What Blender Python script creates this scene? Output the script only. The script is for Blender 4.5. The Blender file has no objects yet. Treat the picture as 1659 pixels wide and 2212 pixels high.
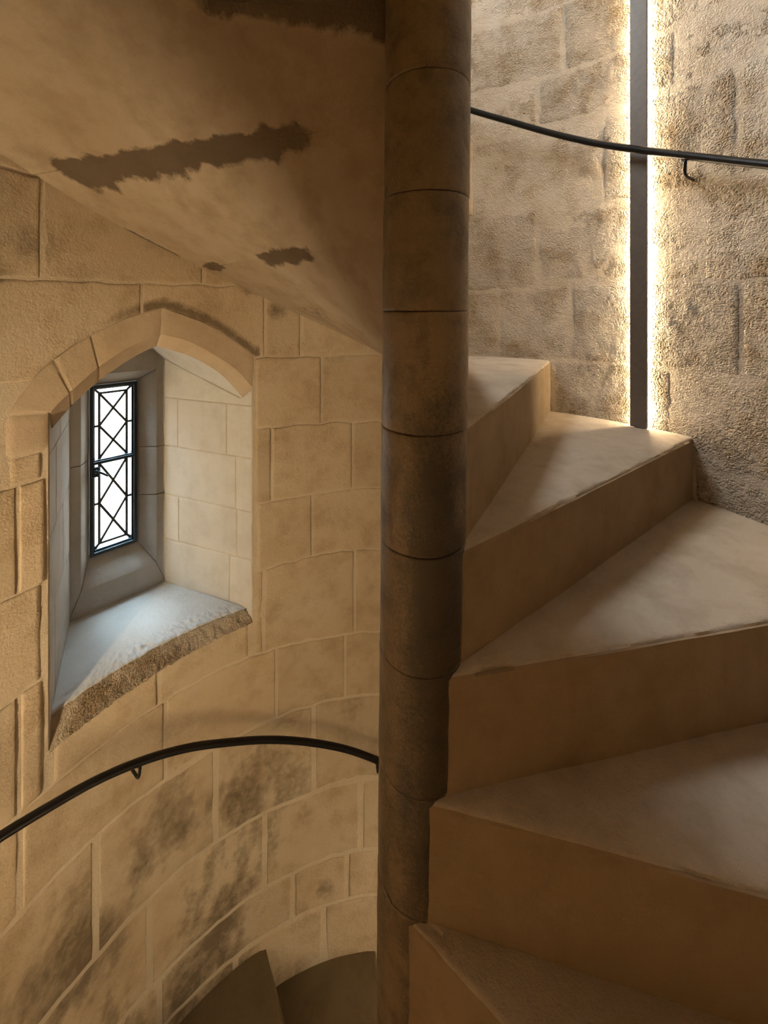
import bpy, math, random
import numpy as np
from mathutils import Vector, noise as MN

# ------------------------------------------------------------------ constants
S = 0.19                       # one riser, metres
EYE = 3.1                      # camera height above the lowest floor
FPX, Y0 = 888.13, 661.95       # focal length and horizon of the 1659 x 2212 frame
CAM = (-0.3752 * S, -3.7413 * S)
RN = 0.3864 * S                # newel radius
ZA = 1.0416                    # drop from the eye to the highest visible tread (risers)
TH0, DTH = math.radians(60.294), math.radians(-24.654)
WX, WY = -0.2793 * S, -0.4294 * S
R = 5.7675 * S                 # stair-well wall radius
rng = random.Random(7)
sin, cos, pi = math.sin, math.cos, math.pi
rad = math.radians
def Z(u): return EYE + u * S   # risers above the eye -> world height

sc = bpy.context.scene
C = sc.collection

# ------------------------------------------------------------------ camera
cd = bpy.data.cameras.new('camera'); cam = bpy.data.objects.new('camera', cd); C.objects.link(cam)
cam.location = (CAM[0], CAM[1], EYE); cam.rotation_euler = (pi / 2, 0, 0)
cd.sensor_fit = 'VERTICAL'; cd.sensor_height = 36.0; cd.lens = FPX / 2212 * 36
cd.shift_y = -(1106 - Y0) / 2212
cd.clip_start = 0.01; cd.clip_end = 100
sc.camera = cam

# ------------------------------------------------------------------ sky, light levels, exposure
SKY = 18.0
SKY_BOOST = 700.0
LAMP = 140.0
LAMP_BELOW = 420.0
FILL_BEHIND = 500.0
UPPER_FILL = 58.0
sc.view_settings.view_transform = 'Standard'; sc.view_settings.look = 'None'
sc.view_settings.gamma = 1.0; sc.view_settings.use_curve_mapping = False
sc.view_settings.exposure = 0.0
w = bpy.data.worlds.new('world'); sc.world = w; w.use_nodes = True
nt = w.node_tree; nt.nodes.clear()
wo = nt.nodes.new('ShaderNodeOutputWorld'); bg = nt.nodes.new('ShaderNodeBackground')
tc = nt.nodes.new('ShaderNodeTexCoord'); sx = nt.nodes.new('ShaderNodeSeparateXYZ')
cr = nt.nodes.new('ShaderNodeValToRGB')
cr.color_ramp.elements[0].position = 0.30; cr.color_ramp.elements[0].color = (0.34, 0.33, 0.31, 1)
e_ = cr.color_ramp.elements.new(0.55); e_.color = (0.62, 0.64, 0.65, 1)
cr.color_ramp.elements[0].color = (0.42, 0.41, 0.39, 1)
cr.color_ramp.elements[2].position = 0.74; cr.color_ramp.elements[2].color = (0.70, 0.85, 1.0, 1)
mp = nt.nodes.new('ShaderNodeMath'); mp.operation = 'MULTIPLY_ADD'; mp.inputs[1].default_value = 0.5; mp.inputs[2].default_value = 0.5
nt.links.new(tc.outputs['Generated'], sx.inputs[0]); nt.links.new(sx.outputs['Z'], mp.inputs[0])
nt.links.new(mp.outputs[0], cr.inputs[0]); nt.links.new(cr.outputs[0], bg.inputs[0])
bg.inputs[1].default_value = SKY; nt.links.new(bg.outputs[0], wo.inputs[0])
sc.cycles.max_bounces = 10; sc.cycles.diffuse_bounces = 7; sc.cycles.transparent_max_bounces = 16
sc.cycles.sample_clamp_indirect = 6.0
sc.cycles.use_denoising = True

def area(name, loc, target, sx_, sy_, energy, col, portal=False):
    l = bpy.data.lights.new(name, 'AREA'); l.shape = 'RECTANGLE'; l.size = sx_; l.size_y = sy_
    l.energy = energy; l.color = col
    if portal: l.cycles.is_portal = True
    o = bpy.data.objects.new(name, l); C.objects.link(o)
    o.location = loc
    o.rotation_euler = (Vector(target) - Vector(loc)).to_track_quat('-Z', 'Y').to_euler()
    return o

# ------------------------------------------------------------------ helpers
def lin(r, g, b):
    f = lambda c: (c / 255 / 12.92) if c / 255 <= 0.04045 else ((c / 255 + 0.055) / 1.055) ** 2.4
    return (f(r), f(g), f(b), 1)

def link(name, me, parent=None, mat=None, kind=None, label=None):
    o = bpy.data.objects.new(name, me); C.objects.link(o)
    if parent is not None: o.parent = parent
    if mat is not None and me is not None: me.materials.append(mat)
    if kind: o['kind'] = kind
    if label: o['label'] = label
    return o

def mesh(name, V, F, smooth=True, attr=None, sharp=0):
    me = bpy.data.meshes.new(name)
    me.from_pydata([tuple(v) for v in V], [], [tuple(f) for f in F])
    if smooth: me.polygons.foreach_set('use_smooth', [True] * len(me.polygons))
    if attr is not None:
        a = me.attributes.new('stain_shade', 'FLOAT', 'POINT'); a.data.foreach_set('value', [float(x) for x in attr])
    me.update()
    if smooth and sharp: me.set_sharp_from_angle(angle=rad(sharp))
    return me

def grid_faces(nu, nv, closed_v=False, flip=False, base=0):
    F = []
    for i in range(nu - 1):
        for j in range(nv if closed_v else nv - 1):
            j2 = (j + 1) % nv
            q = (base + i * nv + j, base + i * nv + j2, base + (i + 1) * nv + j2, base + (i + 1) * nv + j)
            F.append(q[::-1] if flip else q)
    return F

def tube(pts, r, n=12, cap=True):
    V = []; F = []; P = [Vector(p) for p in pts]
    up = Vector((0, 0, 1)); prev = None
    for i, p in enumerate(P):
        t = (P[min(i + 1, len(P) - 1)] - P[max(i - 1, 0)]).normalized()
        if prev is None:
            a = up if abs(t.z) < 0.9 else Vector((1, 0, 0))
            x = (a - t * a.dot(t)).normalized()
        else: x = (prev - t * prev.dot(t)).normalized()
        prev = x; y = t.cross(x)
        for k in range(n):
            q = 2 * pi * k / n; V.append(p + x * (r * cos(q)) + y * (r * sin(q)))
    F = grid_faces(len(P), n, True, flip=True)
    if cap: F += [tuple(range(n)), tuple(range((len(P) - 1) * n, len(P) * n))[::-1]]
    return V, F

def box(o, ax, ay, az, bevel=0.0):
    """box from corner o with edge vectors"""
    o = Vector(o); ax, ay, az = Vector(ax), Vector(ay), Vector(az)
    V = [o + ax * i + ay * j + az * k for k in (0, 1) for j in (0, 1) for i in (0, 1)]
    F = [(0, 2, 3, 1), (4, 5, 7, 6), (0, 1, 5, 4), (2, 6, 7, 3), (0, 4, 6, 2), (1, 3, 7, 5)]
    return V, F

def merge(parts):
    V = []; F = []
    for v, f in parts:
        b = len(V); V += list(v); F += [tuple(i + b for i in q) for q in f]
    return V, F

def fbm(p, sc_, o=3):
    return MN.fractal(Vector(p) * sc_, 0.9, 2.1, o)

def bevel_mod(o, wd, seg=2):
    m = o.modifiers.new('bevel', 'BEVEL'); m.width = wd; m.segments = seg; m.limit_method = 'ANGLE'
    return m

def thing(name, label, cat, loc, group=None):
    o = bpy.data.objects.new(name, None); C.objects.link(o); o.location = loc
    o.empty_display_size = 0.1; o['label'] = label; o['category'] = cat
    if group: o['group'] = group
    return o

# ------------------------------------------------------------------ materials
def new_mat(name):
    m = bpy.data.materials.new(name); m.use_nodes = True; n = m.node_tree; n.nodes.clear()
    out = n.nodes.new('ShaderNodeOutputMaterial'); return m, n, out

def stone(name, base, dark, light, rough=0.85, spec=0.2, bump=0.004, fine=140, pit=0.0, pit_scale=60,
          stain_col=(0.05, 0.035, 0.02, 1), tint=0.12, blotch=0.5, speck=0.0, speck_col=None, big=2.2, streak=0.0, stain_edge=0.25, stain_scale=38):
    m, n, out = new_mat(name); N = n.nodes.new; L = n.links.new
    tc = N('ShaderNodeTexCoord'); P = tc.outputs['Object']
    b = N('ShaderNodeBsdfPrincipled'); L(b.outputs[0], out.inputs[0])
    b.inputs['Specular IOR Level'].default_value = spec
    def noise(s, det=4, ro=0.6, vec=P):
        x = N('ShaderNodeTexNoise'); x.inputs['Scale'].default_value = s; x.inputs['Detail'].default_value = det
        x.inputs['Roughness'].default_value = ro; L(vec, x.inputs['Vector']); return x.outputs[0]
    def ramp(v, a, b_, c0=(0, 0, 0, 1), c1=(1, 1, 1, 1)):
        r = N('ShaderNodeValToRGB'); r.color_ramp.elements[0].position = a; r.color_ramp.elements[1].position = b_
        r.color_ramp.elements[0].color = c0; r.color_ramp.elements[1].color = c1; L(v, r.inputs[0]); return r.outputs[0]
    def mix(f, a, b_, mode='MIX'):
        x = N('ShaderNodeMix'); x.data_type = 'RGBA'; x.blend_type = mode
        if hasattr(f, 'links'): L(f, x.inputs[0])
        else: x.inputs[0].default_value = f
        for i, q in ((6, a), (7, b_)):
            if hasattr(q, 'links'): L(q, x.inputs[i])
            else: x.inputs[i].default_value = q
        return x.outputs[2]
    def math_(op, a, b_):
        x = N('ShaderNodeMath'); x.operation = op
        for i, q in enumerate((a, b_)):
            if hasattr(q, 'links'): L(q, x.inputs[i])
            else: x.inputs[i].default_value = q
        return x.outputs[0]
    n1 = noise(big, 5, 0.62); n2 = noise(big * 4.3, 6, 0.65)
    col = mix(ramp(n1, 0.36, 0.66), base, light)
    col = mix(math_('MULTIPLY', ramp(n2, 0.46, 0.70), blotch), col, dark)
    if streak:
        mpn = N('ShaderNodeMapping'); mpn.inputs['Scale'].default_value = (14, 14, 1.3); L(P, mpn.inputs[0])
        ns = noise(1.0, 5, 0.6, mpn.outputs[0])
        col = mix(math_('MULTIPLY', ramp(ns, 0.5, 0.72), streak), col, dark)
    nf = noise(fine, 3, 0.6)
    col = mix(math_('MULTIPLY', ramp(nf, 0.35, 0.75), 0.28), col, mix(0.5, col, dark))
    if speck:
        nsp = noise(fine * 1.7, 2, 0.5)
        col = mix(math_('MULTIPLY', ramp(nsp, 0.60, 0.70), speck), col, speck_col or light)
    oi = N('ShaderNodeObjectInfo')
    t = N('ShaderNodeMapRange'); t.inputs['To Min'].default_value = 1 - tint; t.inputs['To Max'].default_value = 1 + tint
    L(oi.outputs['Random'], t.inputs[0])
    vm = N('ShaderNodeMix'); vm.data_type = 'RGBA'; vm.blend_type = 'MULTIPLY'; vm.inputs[0].default_value = 1
    L(col, vm.inputs[6]); L(t.outputs[0], vm.inputs[7]); col = vm.outputs[2]
    at = N('ShaderNodeAttribute'); at.attribute_name = 'stain_shade'
    sn = noise(stain_scale, 5, 0.7)
    sv = math_('ADD', at.outputs['Fac'], math_('MULTIPLY', math_('SUBTRACT', sn, 0.5), 1.1))
    sv = math_('MULTIPLY', ramp(sv, 0.5 - stain_edge, 0.5 + stain_edge), ramp(at.outputs['Fac'], 0.02, 0.35))
    col = mix(math_('MULTIPLY', sv, 0.85), col, stain_col)
    L(col, b.inputs['Base Color'])
    rr = ramp(n2, 0.3, 0.8, (rough - 0.12,) * 3 + (1,), (min(1, rough + 0.1),) * 3 + (1,)); L(rr, b.inputs['Roughness'])
    # relief
    h = math_('MULTIPLY', nf, 0.5)
    h = math_('ADD', h, math_('MULTIPLY', noise(fine * 0.3, 4, 0.6), 0.9))
    if pit:
        vo = N('ShaderNodeTexVoronoi'); vo.inputs['Scale'].default_value = pit_scale
        wv = N('ShaderNodeMixRGB'); wv.blend_type = 'ADD'; wv.inputs[0].default_value = 0.02
        L(P, wv.inputs[1])
        nx = N('ShaderNodeTexNoise'); nx.inputs['Scale'].default_value = 40; L(P, nx.inputs[0]); L(nx.outputs['Color'], wv.inputs[2])
        L(wv.outputs[0], vo.inputs['Vector'])
        h = math_('ADD', h, math_('MULTIPLY', ramp(vo.outputs['Distance'], 0.0, 0.6), math_('MULTIPLY', ramp(n2, 0.3, 0.65), pit)))
    bp = N('ShaderNodeBump'); bp.inputs['Strength'].default_value = 1.0; bp.inputs['Distance'].default_value = bump
    L(h, bp.inputs['Height']); L(bp.outputs[0], b.inputs['Normal'])
    return m

M_WALL = stone('wall_stone', (0.50, 0.385, 0.25, 1), (0.31, 0.215, 0.12, 1), (0.56, 0.46, 0.33, 1), bump=0.0023, fine=190, pit=0.45, pit_scale=110, tint=0.07, stain_col=(0.115, 0.083, 0.047, 1), stain_edge=0.35)
M_ROUGH = stone('rough_wall_stone', (0.45, 0.365, 0.265, 1), (0.29, 0.195, 0.10, 1), (0.50, 0.44, 0.36, 1), bump=0.0055, fine=240, pit=1.5, pit_scale=170, tint=0.13, blotch=0.8)
M_MORTAR = stone('lime_mortar', (0.56, 0.46, 0.33, 1), (0.42, 0.32, 0.21, 1), (0.62, 0.53, 0.40, 1), bump=0.003, fine=220, tint=0.0)
M_MORTAR_GREY = stone('old_grey_mortar', (0.49, 0.405, 0.30, 1), (0.33, 0.24, 0.145, 1), (0.54, 0.47, 0.375, 1), bump=0.004, fine=220, pit=0.6, pit_scale=170, tint=0.0)
M_ARCH = stone('dressed_arch_stone', (0.50, 0.385, 0.26, 1), (0.30, 0.21, 0.12, 1), (0.54, 0.43, 0.31, 1), bump=0.0014, fine=240, blotch=0.3, tint=0.03)
M_EMB = stone('embrasure_stone', (0.53, 0.49, 0.43, 1), (0.36, 0.325, 0.27, 1), (0.60, 0.575, 0.53, 1), bump=0.0016, fine=220, blotch=0.35, tint=0.05, streak=0.2)
M_SILL = stone('sill_stone', (0.55, 0.53, 0.49, 1), (0.42, 0.39, 0.34, 1), (0.60, 0.585, 0.56, 1), bump=0.0025, fine=200, blotch=0.3, tint=0.0)
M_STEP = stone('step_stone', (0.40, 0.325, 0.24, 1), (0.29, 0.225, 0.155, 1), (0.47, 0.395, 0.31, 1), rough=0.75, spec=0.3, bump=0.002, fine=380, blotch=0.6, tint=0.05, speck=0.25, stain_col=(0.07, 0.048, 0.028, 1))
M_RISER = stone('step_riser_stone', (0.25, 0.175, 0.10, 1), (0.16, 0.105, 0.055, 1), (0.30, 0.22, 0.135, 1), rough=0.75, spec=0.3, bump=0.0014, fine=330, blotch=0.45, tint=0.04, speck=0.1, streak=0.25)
M_STEP_SHADE = stone('step_stone_painted_shade', (0.12, 0.09, 0.05, 1), (0.07, 0.05, 0.028, 1), (0.16, 0.12, 0.07, 1), rough=0.8, bump=0.0014, fine=330, blotch=0.5, tint=0.04)  # step stone darkened to paint shade on the lowest flight
M_SOFFIT = stone('soffit_stone', (0.36, 0.27, 0.175, 1), (0.24, 0.17, 0.10, 1), (0.43, 0.345, 0.25, 1), rough=0.85, bump=0.0014, fine=300, blotch=0.6, tint=0.03, stain_col=(0.055, 0.037, 0.02, 1), stain_edge=0.16)
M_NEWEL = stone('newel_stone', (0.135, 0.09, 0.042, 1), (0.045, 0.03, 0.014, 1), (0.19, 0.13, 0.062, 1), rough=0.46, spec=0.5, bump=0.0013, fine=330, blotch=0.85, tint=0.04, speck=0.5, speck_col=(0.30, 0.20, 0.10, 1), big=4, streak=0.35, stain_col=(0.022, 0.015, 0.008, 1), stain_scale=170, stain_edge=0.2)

def plain(name, col, rough, metal=0.0, spec=0.5, bump=0.0):
    m, n, out = new_mat(name); N = n.nodes.new
    b = N('ShaderNodeBsdfPrincipled'); n.links.new(b.outputs[0], out.inputs[0])
    b.inputs['Roughness'].default_value = rough; b.inputs['Metallic'].default_value = metal
    b.inputs['Specular IOR Level'].default_value = spec
    tcn = N('ShaderNodeTexCoord'); x = N('ShaderNodeTexNoise'); x.inputs['Scale'].default_value = 60
    n.links.new(tcn.outputs['Object'], x.inputs['Vector'])
    r = N('ShaderNodeValToRGB'); n.links.new(x.outputs[0], r.inputs[0])
    r.color_ramp.elements[0].color = tuple(c * 0.8 for c in col[:3]) + (1,); r.color_ramp.elements[1].color = tuple(c * 1.2 for c in col[:3]) + (1,)
    n.links.new(r.outputs[0], b.inputs['Base Color'])
    if bump:
        bp = N('ShaderNodeBump'); bp.inputs['Distance'].default_value = bump; n.links.new(x.outputs[0], bp.inputs['Height']); n.links.new(bp.outputs[0], b.inputs['Normal'])
    return m
M_RAIL = plain('black_waxed_iron', (0.018, 0.017, 0.016, 1), 0.38, 0.6, 0.5, 0.0004)
M_POLE = plain('bronzed_lamp_metal', (0.15, 0.13, 0.11, 1), 0.45, 0.35, 0.5)
M_IRON = plain('painted_window_iron', (0.03, 0.045, 0.06, 1), 0.35, 0.2, 0.5)
M_LEAD = plain('window_lead', (0.10, 0.105, 0.105, 1), 0.5, 0.3, 0.4)

def led_mat(strength):
    m, n, out = new_mat('warm_led'); e = n.nodes.new('ShaderNodeEmission')
    e.inputs[0].default_value = (1.0, 0.78, 0.49, 1); e.inputs[1].default_value = strength
    n.links.new(e.outputs[0], out.inputs[0]); return m

def glass_mat():
    m, n, out = new_mat('window_glass'); N = n.nodes.new; L = n.links.new
    t = N('ShaderNodeBsdfTransparent'); t.inputs[0].default_value = (0.93, 0.95, 0.94, 1)
    g = N('ShaderNodeBsdfGlossy'); g.inputs['Roughness'].default_value = 0.05
    mx = N('ShaderNodeMixShader'); mx.inputs[0].default_value = 0.05; L(t.outputs[0], mx.inputs[1]); L(g.outputs[0], mx.inputs[2])
    L(mx.outputs[0], out.inputs[0]); return m
M_GLASS = glass_mat()

# ------------------------------------------------------------------ wall of the stair well
def wp(th, z, off=0.0):
    """wall point: angle in degrees, height in risers, off = metres into the room"""
    a = rad(th); r = R - off
    return (WX + r * cos(a), WY + r * sin(a), Z(z))

def interp(x, xs, ys): return float(np.interp(x, xs, ys))

OUT_L = [(156.33, -1.489), (153.72, -1.123), (150.54, -0.797), (145.87, -0.48), (140.88, -0.22), (134.95, -0.042)]
OUT_R = [(134.95, -0.042), (131.09, -0.182), (125.98, -0.423), (122.44, -0.682), (118.23, -1.021)]
INN_L = [(151.2, -1.578), (148.65, -1.322), (144.45, -0.961), (140.18, -0.694), (135.25, -0.495)]
INN_R = [(135.25, -0.495), (129.88, -0.689), (125.98, -0.944), (122.09, -1.247), (118.6, -1.661)]
INS_L = [(150.19, -1.864), (147.74, -1.571), (142.91, -1.15), (138.2, -0.844), (135.37, -0.717)]
INS_R = [(135.37, -0.717), (128.54, -1.032), (124.04, -1.392), (120.13, -1.895)]
INSET = 0.18 * S
def cubic(pts, n):
    """points along a polyline, smoothed, evenly by chord"""
    p = np.array(pts, float); d = np.r_[0, np.cumsum(np.hypot(*np.diff(p, axis=0).T))]; d /= d[-1]
    t = np.linspace(0, 1, n)
    m = np.gradient(p, d, axis=0)
    out = []
    for x in t:
        i = min(max(np.searchsorted(d, x) - 1, 0), len(d) - 2); h = d[i + 1] - d[i]; s = (x - d[i]) / h
        out.append((2*s**3-3*s*s+1)*p[i] + (s**3-2*s*s+s)*h*m[i] + (-2*s**3+3*s*s)*p[i+1] + (s**3-s*s)*h*m[i+1])
    return np.array(out)
_ol, _or = cubic(OUT_L, 40), cubic(OUT_R, 40)
_il, _ir = cubic(INN_L, 40), cubic(INN_R, 40)
def outer_z(th):
    a = np.r_[_or[::-1], _ol[1:]]; a = a[a[:, 0].argsort()]; return interp(th, a[:, 0], a[:, 1])
def inner_z(th):
    a = np.r_[_ir[::-1], _il[1:]]; a = a[a[:, 0].argsort()]; return interp(th, a[:, 0], a[:, 1])
TR, TL = 118.7, 151.22            # window jambs on the wall
def sill_z(th): return interp(th, [TR, TL], [-6.42, -6.585])
# the windows repeat up the tower: (turn in degrees, rise in risers)
WINDOWS = [(0.0, 0.0), (0.0, 14.6)]
def hole_at(th, z):
    for dt, dz in WINDOWS:
        q = (th - dt) % 360
        if -7 + dz < z < 1.2 + dz:
            if TR <= q <= TL: return (sill_z(q) + dz, outer_z(q) + dz)
            if TL < q < 156.33: return (-2.12 + dz, outer_z(q) + dz)
    return None

ROWS = [21.4, 20.0, 18.6, 17.2, 15.8, 14.4, 13.0, 11.6, 10.2, 8.8, 7.4, 5.9, 4.55, 3.54, 1.9, 0.385, -1.045, -2.51, -4.02, -5.4, -7.14, -8.55, -10.44, -12.0, -13.0, -14.4, -16.0]
JOINTS = {5: [54.1, 32.3], 6: [58.7, 36.0, 12], 7: [71.6, 47.5, 28], 8: [58.95, 32.3, 152.1, 170, 128, 100],
          9: [52.8, 27.7, 138.3, 116.2, 108.9, 80], 10: [36.5, 55.9, 104.5, 78, 168], 11: [33.5, 57.5, 114.9, 97.8, 154.9],
          12: [44, 106.5, 80, 160], 13: [97.3, 154.8, 50], 14: [113.9, 134.5, 154.6, 85], 15: [106.2, 145.1, 80],
          16: [116.3, 96, 137, 160], 17: [110.5, 99, 135.5, 85], 18: [88, 104, 122, 150]}
MJ = 0.0045
JOINTS = {k + 6: v for k, v in JOINTS.items()}
def joint_shift(th, row):
    return 0.10 * MN.noise(Vector((th * 0.045, row * 7.3, 1.7))) + 0.035 * MN.noise(Vector((th * 0.35, row * 3.1, 5.2)))

def wall_stain_shade(th, z):
    """dirt and painted shade: hood line of the arch, old repairs, lichen patches, shade at lower left"""
    s = 0.0
    if 117.5 < th < 146:
        d = (z - outer_z(th)) if th <= 156 else 9
        wdt = 0.13 if th < 135 else 0.12
        if 0 < d < wdt * 2.2: s = max(s, 0.95 * math.exp(-((d - wdt * 0.7) / wdt) ** 2) * min(1, (146 - th) / 8))
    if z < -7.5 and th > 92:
        wgt = min(1, (-7.5 - z) / 2.5) * min(1, max(0, (th - 100) / 22)) * 1.0  # lichen, thickened to put the dim lower-left corner into the colour
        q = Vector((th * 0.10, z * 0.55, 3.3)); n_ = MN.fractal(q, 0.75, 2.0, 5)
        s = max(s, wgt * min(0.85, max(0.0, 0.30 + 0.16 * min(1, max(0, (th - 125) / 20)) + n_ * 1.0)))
    for (a, b, ra, rb, k) in STAINS:
        q = ((th - a) / ra) ** 2 + ((z - b) / rb) ** 2
        if q < 4: s = max(s, k * math.exp(-q))
    return s
STAINS = [(114, -0.1, 2.2, 0.18, 0.75), (119, 0.35, 2.5, 0.16, 0.6), (153, 0.9, 4, 0.35, 0.5), (158, 0.4, 3, 0.25, 0.55), (98, -8.8, 4, 0.5, 0.35), (112, -8.7, 4, .4, .35), (104, -12.6, 2.2, .25, 0.6)]

def cols(a, b, step, ends=(0.0, 0.0018, 0.006)):
    """column stops between two arc positions in metres with rounded-edge stops"""
    L = b - a
    if L < 0.03: return [a, a + L * .2, a + L * .5, a + L * .8, b]
    n = max(2, int((L - 0.016) / step))
    mid = [a + 0.012 + (L - 0.024) * i / n for i in range(n + 1)]
    return [a + e for e in ends] + mid + [b - e for e in reversed(ends)]

def relief(th, z, kind):
    p = (cos(rad(th)) * R, sin(rad(th)) * R, z * S)
    a = fbm(p, 5, 2) * 0.0022
    if kind == 'rough':
        n = fbm(p, 26, 3); g = MN.noise(Vector(p) * 95); g2 = MN.noise(Vector(p) * 9 + Vector((3, 1, 4)))
        k = 0.55 + 0.9 * max(0, g2 + 0.2)
        a += k * (n * 0.0016 - max(0.0, -g - 0.15) * 0.0016)
    elif kind == 'smooth':
        a += fbm(p, 30, 3) * 0.0008
    return a

def block(parent, row, th0, th1, mat, kind, step, gap, name='stone_block'):
    seed = rng.random(); proud = rng.uniform(-0.0012, 0.0012)
    s0, s1 = R * rad(th0) + gap / 2, R * rad(th1) - gap / 2
    xs = cols(s0, s1, step)
    top, bot = ROWS[row], ROWS[row + 1]
    gz = gap / 2 / S
    runs = []; cur = []
    for i, s in enumerate(xs):
        th = math.degrees(s / R)
        lo = bot + joint_shift(th, row + 1) + gz; hi = top + joint_shift(th, row) - gz
        h = hole_at(th, (lo + hi) / 2)
        if h:
            if h[0] <= lo and h[1] >= hi: iv = None
            elif h[0] <= lo < h[1]: iv = (h[1] + 0.012, hi)
            elif h[1] >= hi > h[0]: iv = (lo, h[0] - 0.01)
            elif h[0] > lo and h[1] < hi: iv = (lo, h[0] - 0.01)
            else: iv = (lo, hi)
            if iv and iv[1] - iv[0] < 0.06: iv = None
        else: iv = (lo, hi)
        if iv is None:
            if len(cur) > 2: runs.append(cur)
            cur = []
        else:
            if cur and (abs(cur[-1][1] - iv[0]) > 0.7 or abs(cur[-1][2] - iv[1]) > 0.7):
                if len(cur) > 2: runs.append(cur)
                cur = []
            cur.append((th, iv[0], iv[1]))
    if len(cur) > 2: runs.append(cur)
    for run in runs:
        hmax = max(r_[2] - r_[1] for r_ in run) * S
        fr = [(q - 0.0) / hmax for q in cols(0, hmax, step)]
        nv = len(fr) + 2; V = []; A = []
        a0, a1 = run[0][0], run[-1][0]
        for th, lo, hi in run:
            ed_t = min(th - a0, a1 - th) * rad(1) * R
            for j in range(nv):
                f = fr[min(max(j - 1, 0), nv - 3)]; z = lo + (hi - lo) * f
                edge = min(ed_t, min(f, 1 - f) * (hi - lo) * S)
                off = proud + relief(th, z, kind) - 0.0028 * math.exp(-(edge / 0.003))
                if kind == 'rough': off -= 0.0012 * math.exp(-(edge / 0.012)) * (1 + MN.noise(Vector((th, z * 8, seed))))
                if j in (0, nv - 1) or th in (a0, a1): off = -0.016
                V.append(wp(th, z, off)); A.append(wall_stain_shade(th, z))
        link(name, mesh(name, V, grid_faces(len(run), nv, flip=True), True, A), parent, mat)

def backing(name, th0, th1, step=1.0, off=0.0026):
    """mortar bed behind the blocks, with the window openings left out"""
    brk = set(np.arange(th0, th1 + 1e-6, step).tolist())
    for dt, dz in WINDOWS:
        for k in (TR, TL, 135.25):
            q = (k + dt)
            for t in (q, q - 360):
                if th0 < t < th1: brk |= {t - 1e-4, t + 1e-4}
    ths = sorted(brk); zt, zb = ROWS[0], ROWS[-1]
    V = []; F = []; n = 24
    def strip(a, b, za0, za1, zb0, zb1, m):
        base = len(V)
        for i in range(m + 1):
            V.append(wp(a, za0 + (za1 - za0) * i / m, -off)); V.append(wp(b, zb0 + (zb1 - zb0) * i / m, -off))
        for i in range(m): F.append((base + 2 * i, base + 2 * i + 2, base + 2 * i + 3, base + 2 * i + 1))
    for a, b in zip(ths[:-1], ths[1:]):
        if b - a < 1e-3: continue
        cuts = []
        for dt, dz in WINDOWS:
            qa, qb = (a + 2e-4 - dt) % 360, (b - 2e-4 - dt) % 360
            if TR <= qa <= TL and TR <= qb <= TL: cuts.append((sill_z(qa) + dz, sill_z(qb) + dz, inner_z(qa) + dz, inner_z(qb) + dz))
        la, lb = zb, zb
        for c in sorted(cuts):
            strip(a, b, la, c[0], lb, c[1], 12); la, lb = c[2], c[3]
        strip(a, b, la, zt, lb, zt, 12 if cuts else n)
    return link(name, mesh(name, V, F), None, M_MORTAR_GREY if name == 'wall_right' else M_MORTAR, 'structure')

wall_left = backing('wall_left', 78, 200); wall_left['label'] = 'curved warm limestone wall left of the newel, holding the window'
wall_right = backing('wall_right', -40, 78, off=0.0012); wall_right['label'] = 'rough pitted limestone wall right of the newel, behind the wall light'
wall_back = backing('wall_back', 200, 320); wall_back['label'] = 'curved limestone wall behind the viewer'

for r_ in range(len(ROWS) - 1):
    js = sorted(set((j % 360) for j in JOINTS.get(r_, [])))
    if not js: js = [(r_ * 13.0) % 26]
    full = []
    ext = js + [js[0] + 360]
    for a, b in zip(ext[:-1], ext[1:]):
        k = max(1, int(math.ceil((b - a) / 27.0)))
        full += [a + (b - a) * i / k for i in range(k)]
    full.append(full[0] + 360)
    if ROWS[r_ + 1] > 8: continue
    for a, b in zip(full[:-1], full[1:]):
        c = ((a + b) / 2) % 360; a0 = a if (a + b) / 2 < 360 else a - 360; b0 = a0 + (b - a)
        zt, zb = ROWS[r_], ROWS[r_ + 1]
        if c > 320: a0 -= 360; b0 -= 360
        if -40 <= (c if c <= 320 else c - 360) < 80:
            cc = (c if c <= 320 else c - 360)
            vis = b0 > 18 and a0 < 78 and zb < 6 and zt > -3
            block(wall_right, r_, a0, b0, M_ROUGH, 'rough', 0.0050 if vis else 0.04, 0.006)
        elif c < 200:
            vis = b0 > 88 and a0 < 160 and zb < 3.3 and zt > -15
            block(wall_left, r_, a0, b0, M_WALL, 'smooth', 0.011 if vis else 0.04, 0.006 if zt > -4.5 else 0.010 if zt > -8 else 0.017)
        elif zt < 10:
            block(wall_back, r_, a0, b0, M_WALL, 'coarse', 0.06, 0.008)

# ------------------------------------------------------------------ window with its embrasure (coordinates about the wall's axis)
def P2(x, y): return Vector(((x * S) - WX, (y * S) - WY))
JR = Vector((cos(rad(TR)), sin(rad(TR)))) * R; JL = Vector((cos(rad(TL)), sin(rad(TL)))) * R
BR, BL = P2(-5.288, 5.453), P2(-6.502, 4.279)
TU = (BR - BL).normalized(); NO = Vector((-TU.y, TU.x))
if NO.dot(BL) < 0: NO = -NO
BW = (BR - BL).length
SILL = -6.15 * S
def wv(u, o, z): p = BL + TU * u + NO * o; return Vector((p.x, p.y, z))
def wl(th, z, dr=0.0): return Vector(((R + dr) * cos(rad(th)), (R + dr) * sin(rad(th)), z * S))

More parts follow.
